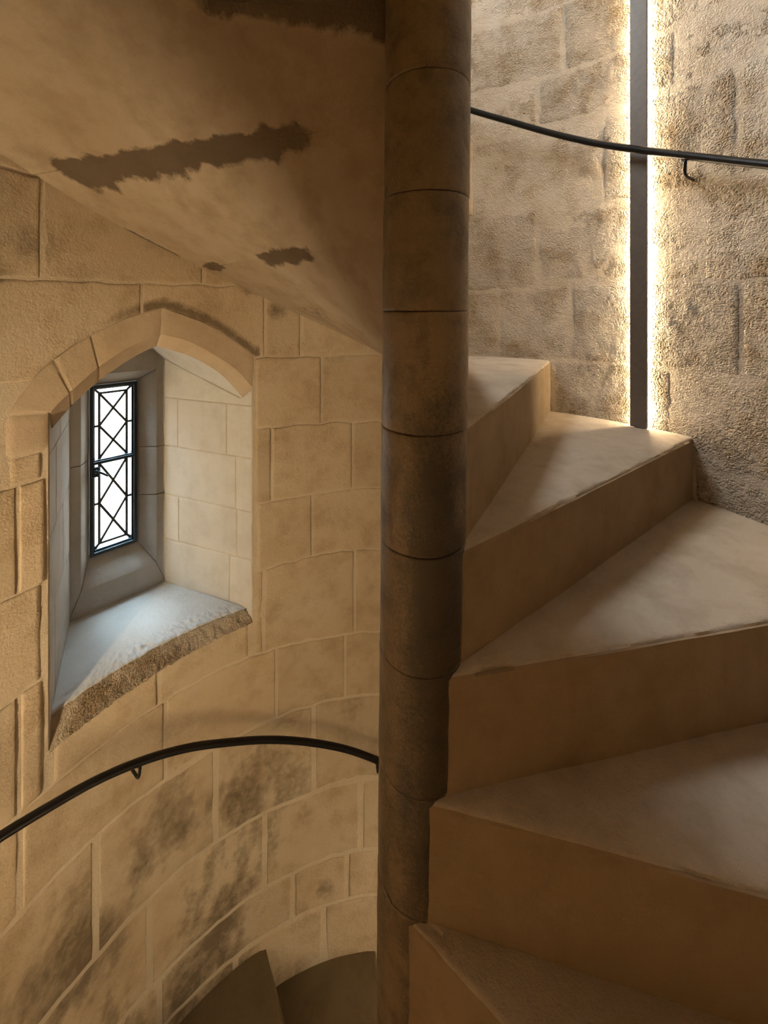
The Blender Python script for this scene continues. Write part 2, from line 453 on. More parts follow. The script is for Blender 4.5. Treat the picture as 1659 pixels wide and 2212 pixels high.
def arch_stone(parent, inn, out, ins, name, label=None):
    """voussoir: face between the inner and outer arch lines plus the chamfer to the inset line"""
    n = len(inn); V = []; nv = 13; g = 0.0
    for i in range(n):
        rows = []
        e = 0.004 if i in (0, n - 1) else 0.0
        o, a, c = out[i], inn[i], ins[i]
        rows.append(wl(o[0], o[1], 0.014)); rows.append(wl(o[0], o[1], 0.002 + e))
        for k in range(8):
            f = k / 7.0; th = o[0] + (a[0] - o[0]) * f; z = o[1] + (a[1] - o[1]) * f
            rows.append(wl(th, z, -0.0008 + e + 0.0008 * MN.noise(Vector((th * .6, z * 5, 2)))))
        for f in (0.33, 0.66, 1.0):
            rows.append(wl(a[0] + (c[0] - a[0]) * f, a[1] + (c[1] - a[1]) * f, INSET * f + e))
        V += rows
    F = grid_faces(n, nv)
    return link(name, mesh(name, V, F, sharp=25), parent, M_ARCH, None, label)

def planar_stone(parent, pts_fn, s0, s1, zlo, zhi, mat, gap=0.003, step=0.02, rough=0.0006, name='reveal_stone', flip=False):
    """stone in a plane: pts_fn(s, z, off); zlo/zhi functions of s"""
    xs = cols(s0 + gap / 2, s1 - gap / 2, step, (0.0, 0.0015, 0.004)); V = []
    hm = max(zhi(s) - zlo(s) for s in xs); nz = max(4, int(hm / step)); fr = [0, 0.0015 / hm, 0.004 / hm] + [0.012 / hm + (1 - 0.024 / hm) * i / nz for i in range(nz + 1)] + [1 - 0.004 / hm, 1 - 0.0015 / hm, 1]
    fr = sorted(min(max(f, 0), 1) for f in fr); nv = len(fr) + 2
    for i, s in enumerate(xs):
        lo, hi = zlo(s) + gap / 2, zhi(s) - gap / 2
        for j in range(nv):
            f = fr[min(max(j - 1, 0), nv - 3)]; z = lo + (hi - lo) * f
            e = min(min(i, len(xs) - 1 - i), min(j - 1, nv - 2 - j))
            off = rough * MN.noise(Vector((s * 22, z * 22, s0 * 50 + 3))) - (0.0018 if e == 0 else 0.0006 if e == 1 else 0)
            if i in (0, len(xs) - 1) or j in (0, nv - 1): off = -0.012
            V.append(pts_fn(s, z, off))
    return link(name, mesh(name, V, grid_faces(len(xs), nv, flip=flip)), parent, mat)

def build_window(name, label, fine=True):
    root = bpy.data.objects.new(name, None); C.objects.link(root); root['kind'] = 'structure'; root['label'] = label
    root.location = (WX, WY, EYE); root.empty_display_size = 0.1
    # --- arch: voussoirs
    arch = link('arch', mesh('arch', *arch_bed()), root, M_MORTAR)
    oL, iL, nL = cubic(OUT_L, 49), cubic(INN_L, 49), cubic(INS_L, 49)
    def idx(c, th): return int(np.argmin(abs(c[:, 0] - th)))
    oc = [0, idx(oL, 150.54), idx(oL, 145.87), 48]; ic = [0, idx(iL, 148.65), idx(iL, 144.45), 48]
    for k in range(3):
        m = 14
        pick = lambda c, a, b: [tuple(x) for x in resample(c[a:b + 1], m)]
        arch_stone(arch, pick(iL, ic[k], ic[k + 1]), pick(oL, oc[k], oc[k + 1]), pick(nL, ic[k], ic[k + 1]), 'arch_stone')
    oR, iR, nR = cubic(OUT_R, 28), cubic(INN_R, 28), cubic(INS_R, 28)
    arch_stone(arch, [tuple(x) for x in iR], [tuple(x) for x in oR], [tuple(x) for x in nR], 'arch_stone')
    # springer under the left haunch
    V = []; nu = 10; nvv = 10
    for i in range(nu):
        th = TL + (156.3 - TL) * i / (nu - 1)
        hi = -1.585 + 0.09 * i / (nu - 1)
        for j in range(nvv):
            z = -2.11 + (hi + 2.11) * j / (nvv - 1); e = 0.004 if i in (0, nu - 1) or j in (0, nvv - 1) else 0
            if i == nu - 1 and j in (0, nvv - 1): e = .01
            V.append(wl(th, z, -0.0008 + e))
    link('arch_stone', mesh('arch_stone', V, grid_faces(nu, nvv, flip=True)), arch, M_ARCH)
    # --- reveals
    for side in (0, 1):
        J, B = (JR, BR) if side == 0 else (JL, BL)
        D = (B - J); L = D.length; D = D / L; nn = Vector((-D.y, D.x))
        if nn.dot(((JL + JR) / 2) - J) < 0: nn = -nn
        pf = lambda s, z, off, J=J, D=D, nn=nn: Vector((J.x + D.x * s + nn.x * off, J.y + D.y * s + nn.y * off, z))
        ins = 0.055 if side == 0 else 0.045
        z_in = -1.895 * S if side == 0 else -1.864 * S; z_j = -1.66 * S if side == 0 else -1.58 * S
        zb = -0.223 if side == 0 else -0.215
        top = lambda s, ins=ins, z_in=z_in, z_j=z_j, zb=zb, L=L: interp(s, [0, ins, L], [z_j, z_in, zb])
        bot_f = -6.42 * S if side == 0 else -6.585 * S
        bot = lambda s, bot_f=bot_f: interp(s, [0, 0.05, L], [bot_f, SILL - 0.004, SILL - 0.004])
        # bed
        V = []; F = []
        for s in np.linspace(0, L, 24):
            V += [pf(s, bot(s) - 0.002, -0.0022), pf(s, top(s) + 0.004, -0.0022)]
        rv = link('reveal', mesh('reveal', V, grid_faces(24, 2, flip=(side == 1))), root, M_MORTAR)
        if side == 0: zs = [None, -0.385, -0.589, -0.797, -0.985, None]; vj = [[], [L - 0.075, 0.125], [0.08], [L - 0.08, 0.075], [0.11]]
        else: zs = [None, -0.42, -0.66, -0.90, None]; vj = [[0.2], [0.12], [0.26], [0.1]]
        for k in range(len(zs) - 1):
            hi = top if zs[k] is None else (lambda s, q=zs[k]: min(q, top(s)))
            lo = bot if zs[k + 1] is None else (lambda s, q=zs[k + 1]: q)
            ss = [0.0] + sorted(vj[k]) + [L]
            for a, b in zip(ss[:-1], ss[1:]):
                planar_stone(rv, pf, a, b, lo, hi, M_EMB, rough=(0.0022 if a == 0 and side == 0 else 0.0006), flip=(side == 1), step=0.012 if a == 0 else 0.02)
    # --- masonry round the opening, so that daylight only comes through the light
    V = []; F = []; m = 14
    fr_ = [wl(TL + 5.5 + (TR - TL - 11) * i / (m - 1), -7.05, 0.006) for i in range(m)] + [wl(TR - 5.5 + (TL - TR + 11) * i / (m - 1), 0.25, 0.006) for i in range(m)]
    bk_ = [wv(-.1 + (BW + .2) * i / (m - 1), .062, SILL - .12) for i in range(m)] + [wv(BW + .1 - (BW + .2) * i / (m - 1), .062, 0.06) for i in range(m)]
    link('masonry', mesh('masonry', fr_ + bk_, [(i, (i + 1) % (2 * m), 2 * m + (i + 1) % (2 * m), 2 * m + i) for i in range(2 * m)], smooth=False), root, M_MORTAR)
    # --- vault (smooth soffit between arch and window head)
    apex = wv(BW / 2, 0, -0.12)
    for half, ins, Bc, zb in ((0, cubic(INS_R, 24)[::-1], BR, -0.223), (1, cubic(INS_L, 24), BL, -0.215)):
        V = []; c0 = Vector((Bc.x, Bc.y, zb))
        for i in range(24):
            f = i / 23; a = wl(ins[i][0], ins[i][1], INSET); b = c0.lerp(apex, f) + Vector((0, 0, 0.012 * sin(pi * f)))
            for j in range(7): V.append(a.lerp(b, j / 6))
        link('vault', mesh('vault', V, grid_faces(24, 7, flip=(half == 1))), root, M_EMB)
    # --- sill slab with rough chamfered front
    V = []; nu = 150; NS = 62
    for i in range(nu):
        f = i / (nu - 1)
        p = JL.lerp(JR, f); th = TL + (TR - TL) * f; q = Vector((R * cos(rad(th)), R * sin(rad(th)))); bk = BL.lerp(BR, f)
        d = (bk - q); L = d.length; d /= L
        zb = sill_z(th) * S; row = []
        for k in range(NS):
            if k == 0: s, z = -0.001, zb - 0.004
            elif k < 9:
                g = (k - 1) / 7.0; s = 0.0 + 0.028 * g + 0.006 * sin(pi * g); z = zb + (SILL - 0.006 - zb) * g
            else:
                g = (k - 8) / (NS - 9.0); s = 0.034 + (L - 0.034) * g; z = SILL - 0.004 + 0.004 * min(1, g * 3)
            x = q + d * s
            ro = 0.0055 * max(0, 1 - max(0, s - 0.085) / 0.03) if s < 0.115 else 0.0002
            nz = MN.fractal(Vector((x.x, x.y, z)) * 60, .7, 2, 4)
            row.append(Vector((x.x, x.y, z + ro * nz)) - Vector((d.x, d.y, 0)) * ((ro * nz * 0.8 + 0.004 * MN.noise(Vector((f * 14, 2, 7))) * (1 if 3 < k < 14 else 0)) if 0 < k < 14 else 0))
        V += row
    so = link('window_sill', mesh('window_sill', V, grid_faces(nu, NS)), root, M_SILL); so.data.materials.append(M_ROUGH)
    so.data.polygons.foreach_set('material_index', [1 if (i % (NS - 1)) < 8 else 0 for i in range(len(so.data.polygons))])
    # --- stone surround of the light: face in the back plane, splays in to the iron
    SU = link('surround', mesh('surround', *surround_bed()), root, M_MORTAR)
    o0, o1 = 0.0, 0.057
    fu0, fu1, fz0, fz1 = 0.033, 0.291, -1.075, -0.262      # opening in the face
    gu0, gu1, gz0, gz1 = 0.066, 0.231, -0.982, -0.310      # at the iron frame
    def frame_piece(q, face, nm='surround_stone', mat=M_EMB):
        # q: 4 opening corners (face edge a,b ; inner a,b); face: outer edge a,b
        V = [];  a0, b0 = Vector(face[0]), Vector(face[1]); a1, b1 = q[0], q[1]; a2, b2 = q[2], q[3]
        n = 10
        for i in range(n):
            f = 0.0015 / max((b1 - a1).length, .01) + (1 - 0.003 / max((b1 - a1).length, .01)) * i / (n - 1)
            A, B_, D_ = a0.lerp(b0, f), a1.lerp(b1, f), a2.lerp(b2, f)
            e = Vector((NO.x, NO.y, 0)) * (0.002 if i in (0, n - 1) else 0)
            for k in range(5): V.append(A.lerp(B_, k / 4 * .985) + e)
            for k in range(6): V.append(B_.lerp(D_, 0.015 + k / 5 * .985) + e)
        return link(nm, mesh(nm, V, grid_faces(n, 11), sharp=25), SU, mat)
    zj = [fz0, -0.985, -0.79, -0.589, -0.291, fz1]
    def inner_map(z): return interp(z, [fz0, fz1], [gz0, gz1])
    for (u_face, u_op, u_in) in ((BW + 0.01, fu1, gu1), (-0.01, fu0, gu0)):
        zjj = [fz0, -0.79, -0.589, fz1] if u_face > 0.1 else [fz0, -0.60, fz1]
        for a, b in zip(zjj[:-1], zjj[1:]):
            ia = gz0 if a == fz0 else a; ib = gz1 if b == fz1 else b
            frame_piece([wv(u_op, o0, a), wv(u_op, o0, b), wv(u_in, o1, ia), wv(u_in, o1, ib)], [wv(u_face, o0, SILL - .01 if a == fz0 else a), wv(u_face, o0, -.08 if b == fz1 else b)])
    frame_piece([wv(fu0, o0, fz0), wv(fu1, o0, fz0), wv(gu0, o1, gz0), wv(gu1, o1, gz0)], [wv(-0.01, o0, SILL - .01), wv(BW + .01, o0, SILL - .01)])
    frame_piece([wv(fu1, o0, fz1), wv(fu0, o0, fz1), wv(gu1, o1, gz1), wv(gu0, o1, gz1)], [wv(BW + .01, o0, -0.08), wv(-0.01, o0, -0.08)])
    # --- iron casement
    T3, N3, Z3 = Vector((TU.x, TU.y, 0)), Vector((NO.x, NO.y, 0)), Vector((0, 0, 1))
    def bar(u0, u1, z0, z1, o_0, o_1): return box(wv(u0, o_0, z0), T3 * (u1 - u0), N3 * (o_1 - o_0), Z3 * (z1 - z0))
    ca = bpy.data.objects.new('casement', None); C.objects.link(ca); ca.parent = root; ca.empty_display_size = 0.05
    cu0, cu1, cz0, cz1 = 0.067, 0.230, -0.981, -0.311
    fw = 0.0125
    fr = link('window_frame', mesh('window_frame', *merge([
        bar(cu0, cu0 + fw, cz0, cz1, 0.043, 0.075), bar(cu1 - fw, cu1, cz0, cz1, 0.043, 0.075),
        bar(cu0 + fw, cu1 - fw, cz0, cz0 + fw, 0.043, 0.075), bar(cu0 + fw, cu1 - fw, cz1 - fw, cz1, 0.043, 0.075),
        bar(cu0 + fw, cu0 + fw + .006, cz0 + fw, cz1 - fw, 0.055, 0.078), bar(cu1 - fw - .006, cu1 - fw, cz0 + fw, cz1 - fw, 0.055, 0.078),
        bar(cu0 + fw, cu1 - fw, cz0 + fw, cz0 + fw + .006, 0.055, 0.078), bar(cu0 + fw, cu1 - fw, cz1 - fw - .006, cz1 - fw, 0.055, 0.078)]), smooth=False), ca, M_IRON)
    bevel_mod(fr, 0.0015)
    tb = link('transom', mesh('transom', *merge([bar(cu0 + fw, cu1 - fw, -0.626, -0.607, 0.05, 0.078), bar(cu0 + fw, cu1 - fw, -0.621, -0.612, 0.044, 0.05)]), smooth=False), ca, M_IRON)
    bevel_mod(tb, 0.0015)
    iu0, iu1 = cu0 + fw + .006, cu1 - fw - .006
    lu0, lu1 = iu0 + 0.0155, iu1 - 0.0155
    og = 0.066; lw = 0.0085
    def lead(p, q):
        a, b = wv(p[0], og, p[1]), wv(q[0], og, q[1]); d = (b - a).normalized(); n = d.cross(N3).normalized()
        return box(a - n * lw / 2 - N3 * 0.003, d * (b - a).length, n * lw, N3 * 0.007)
    def pane(poly):
        V = [wv(u, og, z) for u, z in poly]; m = len(V); V2 = V + [v + N3 * 0.002 for v in V]
        F = [tuple(range(m))[::-1], tuple(range(m, 2 * m))] + [(i, (i + 1) % m, m + (i + 1) % m, m + i) for i in range(m)]
        link('pane', mesh('pane', V2, F, smooth=False), ca, M_GLASS)
    for z0, z1, zl0, zl1 in ((-0.607, cz1 - fw - .006, -0.607, cz1 - fw - .006 - 0.017), (cz0 + fw + .006, -0.626, cz0 + fw + .006 + 0.017, -0.626)):
        zm = (zl0 + zl1) / 2; q0, q1 = (zl0 + zm) / 2, (zl1 + zm) / 2; um = (lu0 + lu1) / 2
        segs = [((lu0, zl0), (lu0, zl1)), ((lu1, zl0), (lu1, zl1)), ((lu0, zm), (iu0, zm)), ((lu1, zm), (iu1, zm))]
        if zl1 < z1: segs += [((lu0, zl1), (lu1, zl1)), ((lu0, zl1), (iu0, z1)), ((lu1, zl1), (iu1, z1))]
        if zl0 > z0: segs += [((lu0, zl0), (lu1, zl0)), ((lu0, zl0), (iu0, z0)), ((lu1, zl0), (iu1, z0))]
        segs += [((lu0, zl0), (lu1, zm)), ((lu1, zl0), (lu0, zm)), ((lu0, zm), (lu1, zl1)), ((lu1, zm), (lu0, zl1))]
        for p, q in segs: link('lead_bar', mesh('lead_bar', *lead(p, q), smooth=False), ca, M_LEAD)
        pane([(lu0, zl1), (um, q1), (lu1, zl1)]); pane([(lu0, zl0), (lu1, zl0), (um, q0)])
        pane([(um, q0), (lu1, zm), (um, q1), (lu0, zm)])
        pane([(lu0, zl0), (um, q0), (lu0, zm)]); pane([(lu0, zm), (um, q1), (lu0, zl1)])
        pane([(lu1, zl0), (lu1, zm), (um, q0)]); pane([(lu1, zm), (lu1, zl1), (um, q1)])
        pane([(iu0, z0), (lu0, zl0), (lu0, zm), (iu0, zm)]); pane([(iu0, zm), (lu0, zm), (lu0, zl1), (iu0, z1)])
        pane([(lu1, zl0), (iu1, z0), (iu1, zm), (lu1, zm)]); pane([(lu1, zm), (iu1, zm), (iu1, z1), (lu1, zl1)])
        if zl1 < z1: pane([(lu0, zl1), (lu1, zl1), (iu1, z1), (iu0, z1)])
        if zl0 > z0: pane([(iu0, z0), (iu1, z0), (lu1, zl0), (lu0, zl0)])
    # latch on the left stile below the transom
    hz = -0.648
    ha = link('latch', mesh('latch', *merge([bar(0.070, 0.098, hz - 0.022, hz + 0.016, 0.036, 0.05)]), smooth=False), ca, M_IRON); bevel_mod(ha, 0.003, 3)
    arm = [wv(0.086, 0.030, hz + 0.002), wv(0.094, 0.024, hz), wv(0.106, 0.022, hz - 0.008), wv(0.118, 0.024, hz - 0.018), wv(0.124, 0.025, hz - 0.023)]
    v1 = tube(arm, 0.0042, 10); v2 = tube([wv(0.086, 0.044, hz + 0.002), wv(0.086, 0.022, hz + 0.002)], 0.007, 12)
    link('latch_lever', mesh('latch_lever', *merge([v1, v2])), ca, M_IRON)
    return root

def resample(p, n):
    p = np.array(p); d = np.r_[0, np.cumsum(np.hypot(*np.diff(p, axis=0).T))]; t = np.linspace(0, d[-1], n)
    return np.c_[np.interp(t, d, p[:, 0]), np.interp(t, d, p[:, 1])]
def arch_bed():
    V = []; o = np.r_[cubic(OUT_L, 30), cubic(OUT_R, 30)[1:]]; i = np.r_[cubic(INN_L, 30), cubic(INN_R, 30)[1:]]
    for a, b in zip(o, i): V += [wl(a[0], a[1], 0.006), wl(b[0], b[1], 0.006)]
    return V, grid_faces(len(o), 2)
def surround_bed():
    # a ring of masonry behind the surround stones, closing the wall round the light
    a = 0.09
    outer = [(-.12, SILL - .14), (BW + .12, SILL - .14), (BW + .12, 0.08), (-.12, 0.08)]
    inner = [(0.066, -0.982), (0.231, -0.982), (0.231, -0.310), (0.066, -0.310)]
    V = []; F = []
    for o in (0.004, 0.075):
        for u, z in outer: V.append(wv(u, o if o > .05 else 0.06, z))
        for u, z in inner: V.append(wv(u, o if o > .05 else 0.06, z))
    for k in range(4):
        j = (k + 1) % 4
        F += [(k, j, 4 + j, 4 + k), (8 + k, 12 + k, 12 + j, 8 + j), (4 + k, 4 + j, 12 + j, 12 + k), (k, 8 + k, 8 + j, j)]
    return V, F

win1 = build_window('window_1', 'small leaded casement in a deep pointed-arch embrasure, glowing with daylight')

def copy_tree(o, parent=None):
    c = o.copy(); C.objects.link(c)
    if parent is not None: c.parent = parent
    for ch in o.children: copy_tree(ch, c)
    return c
for wi, (dt, dz) in enumerate(WINDOWS):
    if wi:
        w2 = copy_tree(win1); w2.name = 'window_%d' % (wi + 1)
        w2.rotation_euler = (0, 0, rad(dt)); w2.location = (WX, WY, EYE + dz * S)
        w2['label'] = 'leaded casement of the flight above, out of the picture'
    # daylight portal just outside the glass
    c, s_ = cos(rad(dt)), sin(rad(dt))
    def wo_(p): return (WX + c * p.x - s_ * p.y, WY + s_ * p.x + c * p.y, EYE + dz * S + p.z)
    area('daylight_portal', wo_(wv(0.148, 0.10, -0.646)), wo_(wv(0.148, -0.2, -0.646)), 0.22, 0.72, 1.0, (1, 1, 1), portal=True)

    area('sky_boost', wo_(wv(-0.45, 0.90, 1.20)), wo_(wv(0.148, 0.05, -0.65)), 2.2, 1.9, SKY_BOOST, (0.62, 0.82, 1.0))  # added area light outside and above the glass, boosts the sky
    if wi == 1: area('upper_window_fill', wo_(wv(0.160, -0.40, -0.70)), wo_(wv(0.16, -1.0, -1.0)), 0.50, 0.80, UPPER_FILL, (0.84, 0.92, 1.0))  # added fill in the mouth of the upper embrasure, boosts its daylight
# ------------------------------------------------------------------ the spiral stair
stair = thing('spiral_staircase', 'worn spiral staircase of stone winder steps round a dark stone newel', 'staircase', (0, 0, Z(-16)))
stair_inv = Vector((0, 0, Z(-16)))
DZ = {0: .0215, 1: .0262, 2: .0036, 3: .0017, 4: -.0097}
DA = {0: .083, 1: -.176, 2: -.30, 3: .80, 4: -.405}
def tread_z(k):
    d = DZ.get(k, 0.0)
    if k > 4: d = 0.17 * min(1, (k - 4) / 7)
    return -(ZA + k) - d
def step_a(k): return TH0 + k * DTH + rad(DA.get(k, 0.0))
def thr(a):
    """how far the soffit hangs below the bed of the step above (risers)"""
    return interp(math.degrees(a), [60, 90, 100, 113, 139, 150, 161, 166, 190], [0.3, 0.47, 0.41, 0.36, 0.215, 0.166, 0.06, 0.05, 0.05])
BED = 0.045                                             # radians each step runs on under the next
ER = 0.365 * S
def tan_pt(a, t, e=-ER): return Vector((-sin(a) * e + cos(a) * t, cos(a) * e + sin(a) * t))
def t_wall(a, e=-ER, extra=0.003):
    P = tan_pt(a, 0, e) - Vector((WX, WY)); d = Vector((cos(a), sin(a))); b = P.dot(d); c = P.dot(P) - (R + extra) ** 2
    return -b + math.sqrt(b * b - c)

SMEARS = [  # joint step index, t0, t1 (m), spread above/below the joint (m), strength
    (-4, 0.34, 1.01, 0.026, 0.040, 1.0), (-4, 0.27, 0.5, 0.020, 0.022, 0.9), (-4, 0.62, 1.0, 0.02, 0.05, 1.0), (-3, 0.43, 0.66, 0.022, 0.03, 0.9), (-3, 0.92, 1.04, 0.016, 0.018, 1.0), (-5, 0.03, 0.40, 0.035, 0.03, 0.8)]
def soffit_stain(k, a, t, tw):
    s = 0.0
    for kk, t0, t1, up, dn, g in SMEARS:
        ja = step_a(kk) + BED
        d = (a - ja) * max(t, 0.05)          # metres across the joint, + = upstairs
        wob = 0.55 * MN.noise(Vector((t * 8, kk, 0))) + 0.45 * MN.noise(Vector((t * 26, kk, 4 if d > 0 else 9)))
        if t0 - .03 < t < t1 + .03 and -dn * 2 < d < up * 2:
            lim = (up if d > 0 else dn) * (1 + wob) * (0.25 + t * 0.95)
            s = max(s, g * min(1, max(0, 1.5 - abs(d) / lim)) * min(1, max(0, (t - t0 + .03) / .05)) * min(1, max(0, (t1 + .03 - t) / .05)))
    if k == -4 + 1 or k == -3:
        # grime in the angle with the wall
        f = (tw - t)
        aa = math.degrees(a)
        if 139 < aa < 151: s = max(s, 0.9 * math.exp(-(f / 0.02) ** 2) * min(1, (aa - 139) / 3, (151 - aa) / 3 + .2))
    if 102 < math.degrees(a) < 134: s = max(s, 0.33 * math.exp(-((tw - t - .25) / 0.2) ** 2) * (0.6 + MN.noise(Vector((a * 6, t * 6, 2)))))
    return s

def build_step(k, fine):
    a0, a1 = step_a(k), step_a(k - 1); z0, z1 = tread_z(k + 1), tread_z(k)
    nt_ = 110 if fine and k < 6 else 40 if fine else 14
    ts = [0.0] + [0.006 + (i / (nt_ - 1)) for i in range(nt_)]
    # section: (angle, perpendicular push p, z in risers, tag)
    sec = []
    nr_ = 24 if fine and k < 6 else 9 if fine else 3
    for i in range(nr_): sec.append((a0, 0.0, z0 + (z1 - z0 - 0.06) * i / (nr_ - 1), 'riser'))
    sec += [(a0, 0.0008, z1 - 0.035, 'nose'), (a0, 0.0025, z1 - 0.014, 'nose'), (a0, 0.006, z1 - 0.004, 'nose'), (a0, 0.012, z1, 'nose2')]
    na = 16 if fine else 6
    for i in range(1, na + 1):
        g = i / na; sec.append((a0 + (a1 - a0) * g, 0.02 * (1 - g), z1, 'tread'))
    sec.append((a1 + BED, 0.0, z1, 'tread'))
    ns_ = 36 if (-6 <= k <= -1) else 6
    for i in range(ns_ + 1):
        a = a1 + BED + (a0 - a1) * i / ns_
        lin_z = z1 + (z0 - z1) * i / ns_
        jr = 0.012 if i in (0, ns_) else 0.0
        sec.append((a, 0.0, lin_z - thr(a) + jr, 'soffit'))
        if i == 0: sec.append((a - 0.006, 0.0, lin_z - thr(a), 'soffit'))
        if i == ns_ - 1: sec.append((a0 + BED + 0.006, 0.0, z0 - thr(a0 + BED + .006), 'soffit'))
    sec.append((a0 + BED, 0.0, z0, 'bed'))
    V = []; A = []; n = len(sec)
    for ti, tf in enumerate(ts):
        for (a, p, z, tag) in sec:
            tw = t_wall(a); t = 0.0 if ti == 0 else max(0.0, (tf - 0.006)) * tw
            q = tan_pt(a, t) + Vector((-sin(a), cos(a))) * p
            if ti == 0: q = tan_pt(a, 0.0) * 0.8
            zz = z * S; w3 = Vector((q.x, q.y, zz)); st = 0.0
            wear = math.exp(-((t / tw - 0.55) / 0.28) ** 2)
            if tag in ('nose', 'nose2'):
                ch = MN.fractal(w3 * 34, 0.6, 2, 4); ch2 = max(0, MN.fractal(w3 * 13 + Vector((k, 0, 0)), .7, 2, 3) - 0.22)
                q = q + Vector((-sin(a), cos(a))) * (0.0032 * abs(ch) + 0.012 * ch2 + 0.003 * wear)
                zz -= 0.0026 * abs(ch) + 0.010 * ch2 + 0.005 * wear
            elif tag == 'riser':
                q = q + Vector((-sin(a), cos(a))) * (0.0012 * MN.fractal(w3 * 9, .8, 2, 3) * min(1, t / 0.08))
                if k in (2, 3):
                    hq = ((t - 0.085) / 0.034) ** 2 + ((zz - z0 * S - 0.030) / 0.016) ** 2 + 0.5 * MN.noise(w3 * 70)
                    q = q + Vector((-sin(a), cos(a))) * (0.006 * min(1, max(0, 1.25 - hq) * 1.6))
            elif tag == 'tread':
                g = (a - a0) / (a1 - a0)
                zz += 0.0009 * MN.fractal(w3 * 8, .8, 2, 3) - 0.0035 * wear * max(0, 1 - g * 1.7)
            elif tag == 'soffit':
                zz += 0.0012 * MN.fractal(w3 * 7, .8, 2, 3); st = soffit_stain(k, a, t, tw)
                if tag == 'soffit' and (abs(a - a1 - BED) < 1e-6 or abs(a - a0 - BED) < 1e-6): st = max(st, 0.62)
            lean = 0.0085 * (zz) * max(0, 1 - t / 0.3)
            V.append((q.x + lean, q.y, EYE + zz - stair_inv.z)); A.append(st)
    F = grid_faces(len(ts), n, True)
    F.append(tuple(range((len(ts) - 1) * n, len(ts) * n)))
    me = mesh('step', V, F, False, A)
    o = link('step', me, stair, M_STEP); me.materials.append(M_SOFFIT); me.materials.append(M_STEP_SHADE if k >= 10 else M_RISER)  # lowest steps get their shade as a darker stone colour
    sm = []
    tags = [x[3] for x in sec]
    for i in range(len(ts) - 1):
        for j in range(n):
            if tags[j] == 'soffit' and tags[(j + 1) % n] in ('soffit',): me.polygons[i * n + j].material_index = 1
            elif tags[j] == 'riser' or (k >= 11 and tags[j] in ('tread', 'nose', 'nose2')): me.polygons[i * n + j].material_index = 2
    me.polygons.foreach_set('use_smooth', [True] * len(me.polygons))
    me.set_sharp_from_angle(angle=rad(38))
    return o
for k in range(-19, 15):
    build_step(k, -6 <= k <= 5 or 11 <= k <= 13)

newel = bpy.data.objects.new('newel', None); C.objects.link(newel); newel.parent = stair; newel['label'] = 'dark brown round stone newel post'
newel.empty_display_size = 0.1
def build_drum(k):
    z0, z1 = tread_z(k + 1), tread_z(k); V = []; A = []; n = 72
    hs = [0, 0.006, 0.018] + [0.04 + 0.92 * i / 20 for i in range(21)] + [0.982, 0.994, 1.0]
    off = (rng.uniform(-.0008, .0008), rng.uniform(-.0008, .0008))
    for h in hs:
        zz = (z0 + (z1 - z0) * h) * S
        for j in range(n):
            q = 2 * pi * j / n; e = min(h, 1 - h) * S
            r = RN - 0.0010 * math.exp(-e / 0.002) + 0.0007 * MN.fractal(Vector((cos(q), sin(q), zz * 8)) * 2.2, .8, 2, 3)
            r -= 0.003 * max(0, MN.noise(Vector((cos(q) * 3, sin(q) * 3, zz * 12 + k))) - 0.35) * math.exp(-e / .02) * 3
            if h in (0, 1.0): r = RN - 0.003
            V.append((r * cos(q) + 0.0085 * zz + off[0], r * sin(q) + off[1], EYE + zz - stair_inv.z))
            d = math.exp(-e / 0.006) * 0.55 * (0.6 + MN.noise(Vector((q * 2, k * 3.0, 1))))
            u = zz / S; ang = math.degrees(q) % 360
            side = math.exp(-((ang - 288) / 45) ** 2)  # right-hand side of the newel: its shade painted into the stain
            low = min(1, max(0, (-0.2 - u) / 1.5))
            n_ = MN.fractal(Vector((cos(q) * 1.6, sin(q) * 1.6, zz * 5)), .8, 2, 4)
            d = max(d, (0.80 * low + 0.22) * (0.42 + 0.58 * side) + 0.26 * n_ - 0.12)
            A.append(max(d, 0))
    F = grid_faces(len(hs), n, True) + [tuple(range(n))[::-1], tuple(range((len(hs) - 1) * n, len(hs) * n))]
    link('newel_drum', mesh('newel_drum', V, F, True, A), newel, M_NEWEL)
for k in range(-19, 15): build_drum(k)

# ------------------------------------------------------------------ handrail
UP = [(23.06, 1.871), (33.44, 2.309), (41.1, 2.628), (46.36, 2.847), (54.68, 3.235), (63.77, 3.676), (71.81, 4.033), (110, 5.85)]
LO = [(60, -11.05), (92.0, -9.648), (98.23, -9.365), (106.4, -9.025), (116.22, -8.603), (123.63, -8.28), (132.22, -7.867), (140.74, -7.492), (146.96, -7.246), (153.13, -7.03), (158.58, -6.82), (172, -6.25)]
RP = LO + [(a + 360, z) for a, z in UP]
RAIL_OFF = 0.36 * S
_ra = np.array([p[0] for p in RP]); _rz = np.array([p[1] for p in RP])
_m = np.gradient(_rz, _ra)
def rail_z(th):
    i = min(max(np.searchsorted(_ra, th) - 1, 0), len(_ra) - 2); h = _ra[i + 1] - _ra[i]; s = (th - _ra[i]) / h
    return (2*s**3-3*s*s+1)*_rz[i] + (s**3-2*s*s+s)*h*_m[i] + (-2*s**3+3*s*s)*_rz[i+1] + (s**3-s*s)*h*_m[i+1]
rail_pts = [wp(t, rail_z(t), RAIL_OFF) for t in np.arange(62, 466, 1.5)]
hr = thing('handrail', 'slim black iron handrail spiralling along the curved stone wall', 'handrail', rail_pts[0])
def local(V, o): return [Vector(v) - o.location for v in V]
v, f = tube(rail_pts, 0.0115, 16); link('rail', mesh('rail', local(v, hr), f), hr, M_RAIL)
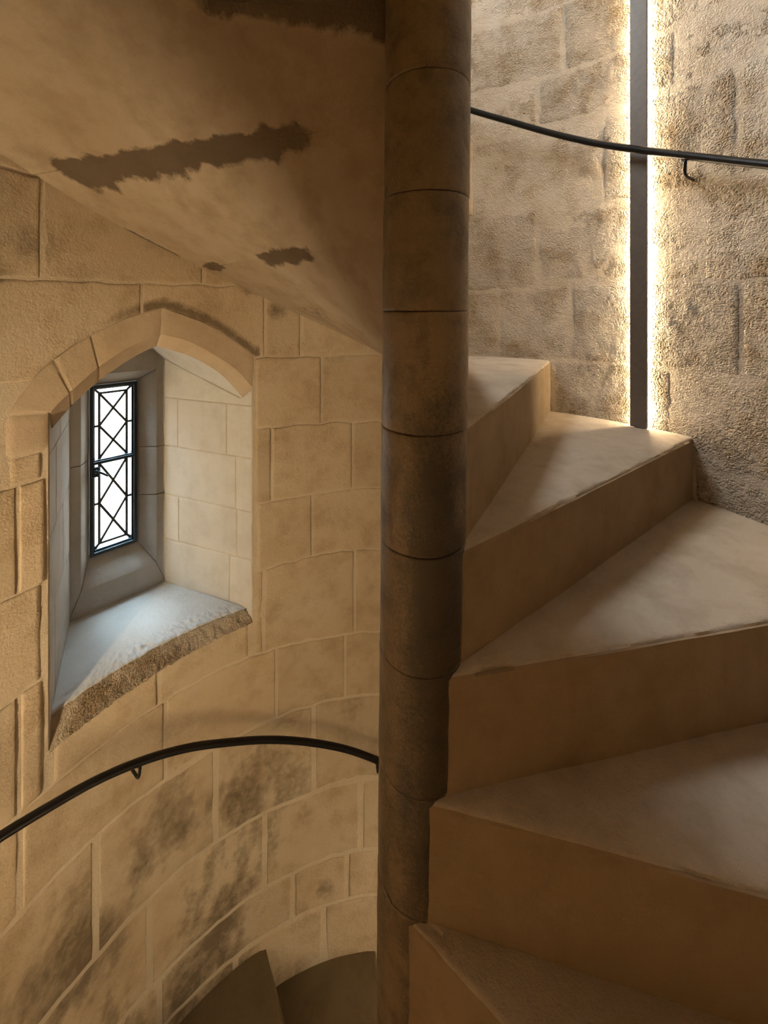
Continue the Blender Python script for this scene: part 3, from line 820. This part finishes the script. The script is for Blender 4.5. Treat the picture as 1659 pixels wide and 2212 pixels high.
def bracket(th):
    z = rail_z(th); rz = z - 0.05
    A = [wp(th, rz, RAIL_OFF), wp(th, rz - 0.06, RAIL_OFF), wp(th + .1, rz - 0.17, RAIL_OFF - 0.001), wp(th + .15, rz - 0.225, RAIL_OFF - 0.006), wp(th + 0.2, rz - 0.245, RAIL_OFF - 0.016), wp(th + .3, rz - 0.25, 0.02), wp(th + .3, rz - 0.25, -0.004)]
    v1 = tube(A, 0.0045, 10)
    v2 = tube([wp(th - .45, rz - .0, RAIL_OFF), wp(th, rz - .045, RAIL_OFF), wp(th + .45, rz + .01, RAIL_OFF)], 0.004, 8)
    v, f = merge([v1, v2]); link('bracket', mesh('bracket', local(v, hr), f), hr, M_RAIL)
for th in (92.3, 139.8, 188, 236, 284, 340, 393.44, 441): bracket(th)

# ------------------------------------------------------------------ vertical wall lights
def wall_light(th, z_bot, z_top, label, strength):
    M_LED = led_mat(strength)
    c = Vector(wp(th, 0, 0)); a = rad(th); T = Vector((-sin(a), cos(a), 0)); N = Vector((cos(a), sin(a), 0))
    o = thing('wall_light', label, 'wall light', (c.x - N.x * .032, c.y - N.y * .032, Z(z_bot)), 'tall strip lights up the stair wall')
    H = (z_top - z_bot) * S; wd, dp = 0.049, 0.010
    ho = link('housing', mesh('housing', *box(-T * wd / 2, T * wd, N * dp, Vector((0, 0, H))), smooth=False), o, M_POLE)
    bevel_mod(ho, 0.0012, 2)
    link('spine', mesh('spine', *box(-T * 0.016 + N * (dp - .001), T * 0.032, N * 0.019, Vector((0, 0, H))), smooth=False), o, M_POLE)
    for s in (-1, 1):
        b = T * (s * 0.0180) - T * 0.0005 + N * (dp + 0.011)
        link('led_strip', mesh('led_strip', *box(b, T * 0.001, N * 0.007, Vector((0, 0, H))), smooth=False), o, M_LED)
    for zz in (0.3 * H, 0.7 * H):
        link('standoff', mesh('standoff', *box(-T * .008 + N * (dp - .005) + Vector((0, 0, zz)), T * .016, N * .026, Vector((0, 0, .016))), smooth=False), o, M_POLE)
    return o
wall_light(41.02, tread_z(1) + 0.01, 11.0, 'tall bronze strip light glowing on the rough wall beside the upper steps', LAMP)
wall_light(41.02, tread_z(15) + 0.6, -11.2, 'tall bronze strip light one turn of the stair below', LAMP_BELOW)
wall_light(207.0, tread_z(8) + 0.1, 0.3, 'unseen strip light added on the wall behind the viewer as fill', FILL_BEHIND)  # added out of view to front-light newel, risers and left wall

# ------------------------------------------------------------------ closing the well above and below
def disc(name, z, label):
    n = 64; V = [(WX, WY, z)] + [(WX + (R + .02) * cos(2 * pi * i / n), WY + (R + .02) * sin(2 * pi * i / n), z) for i in range(n)]
    return link(name, mesh(name, V, [(0, 1 + i, 1 + (i + 1) % n) for i in range(n)]), None, M_STEP, 'structure', label)
disc('floor', Z(-16.0), 'stone floor at the foot of the stair')
disc('ceiling', Z(21.4), 'stone ceiling at the head of the stair')
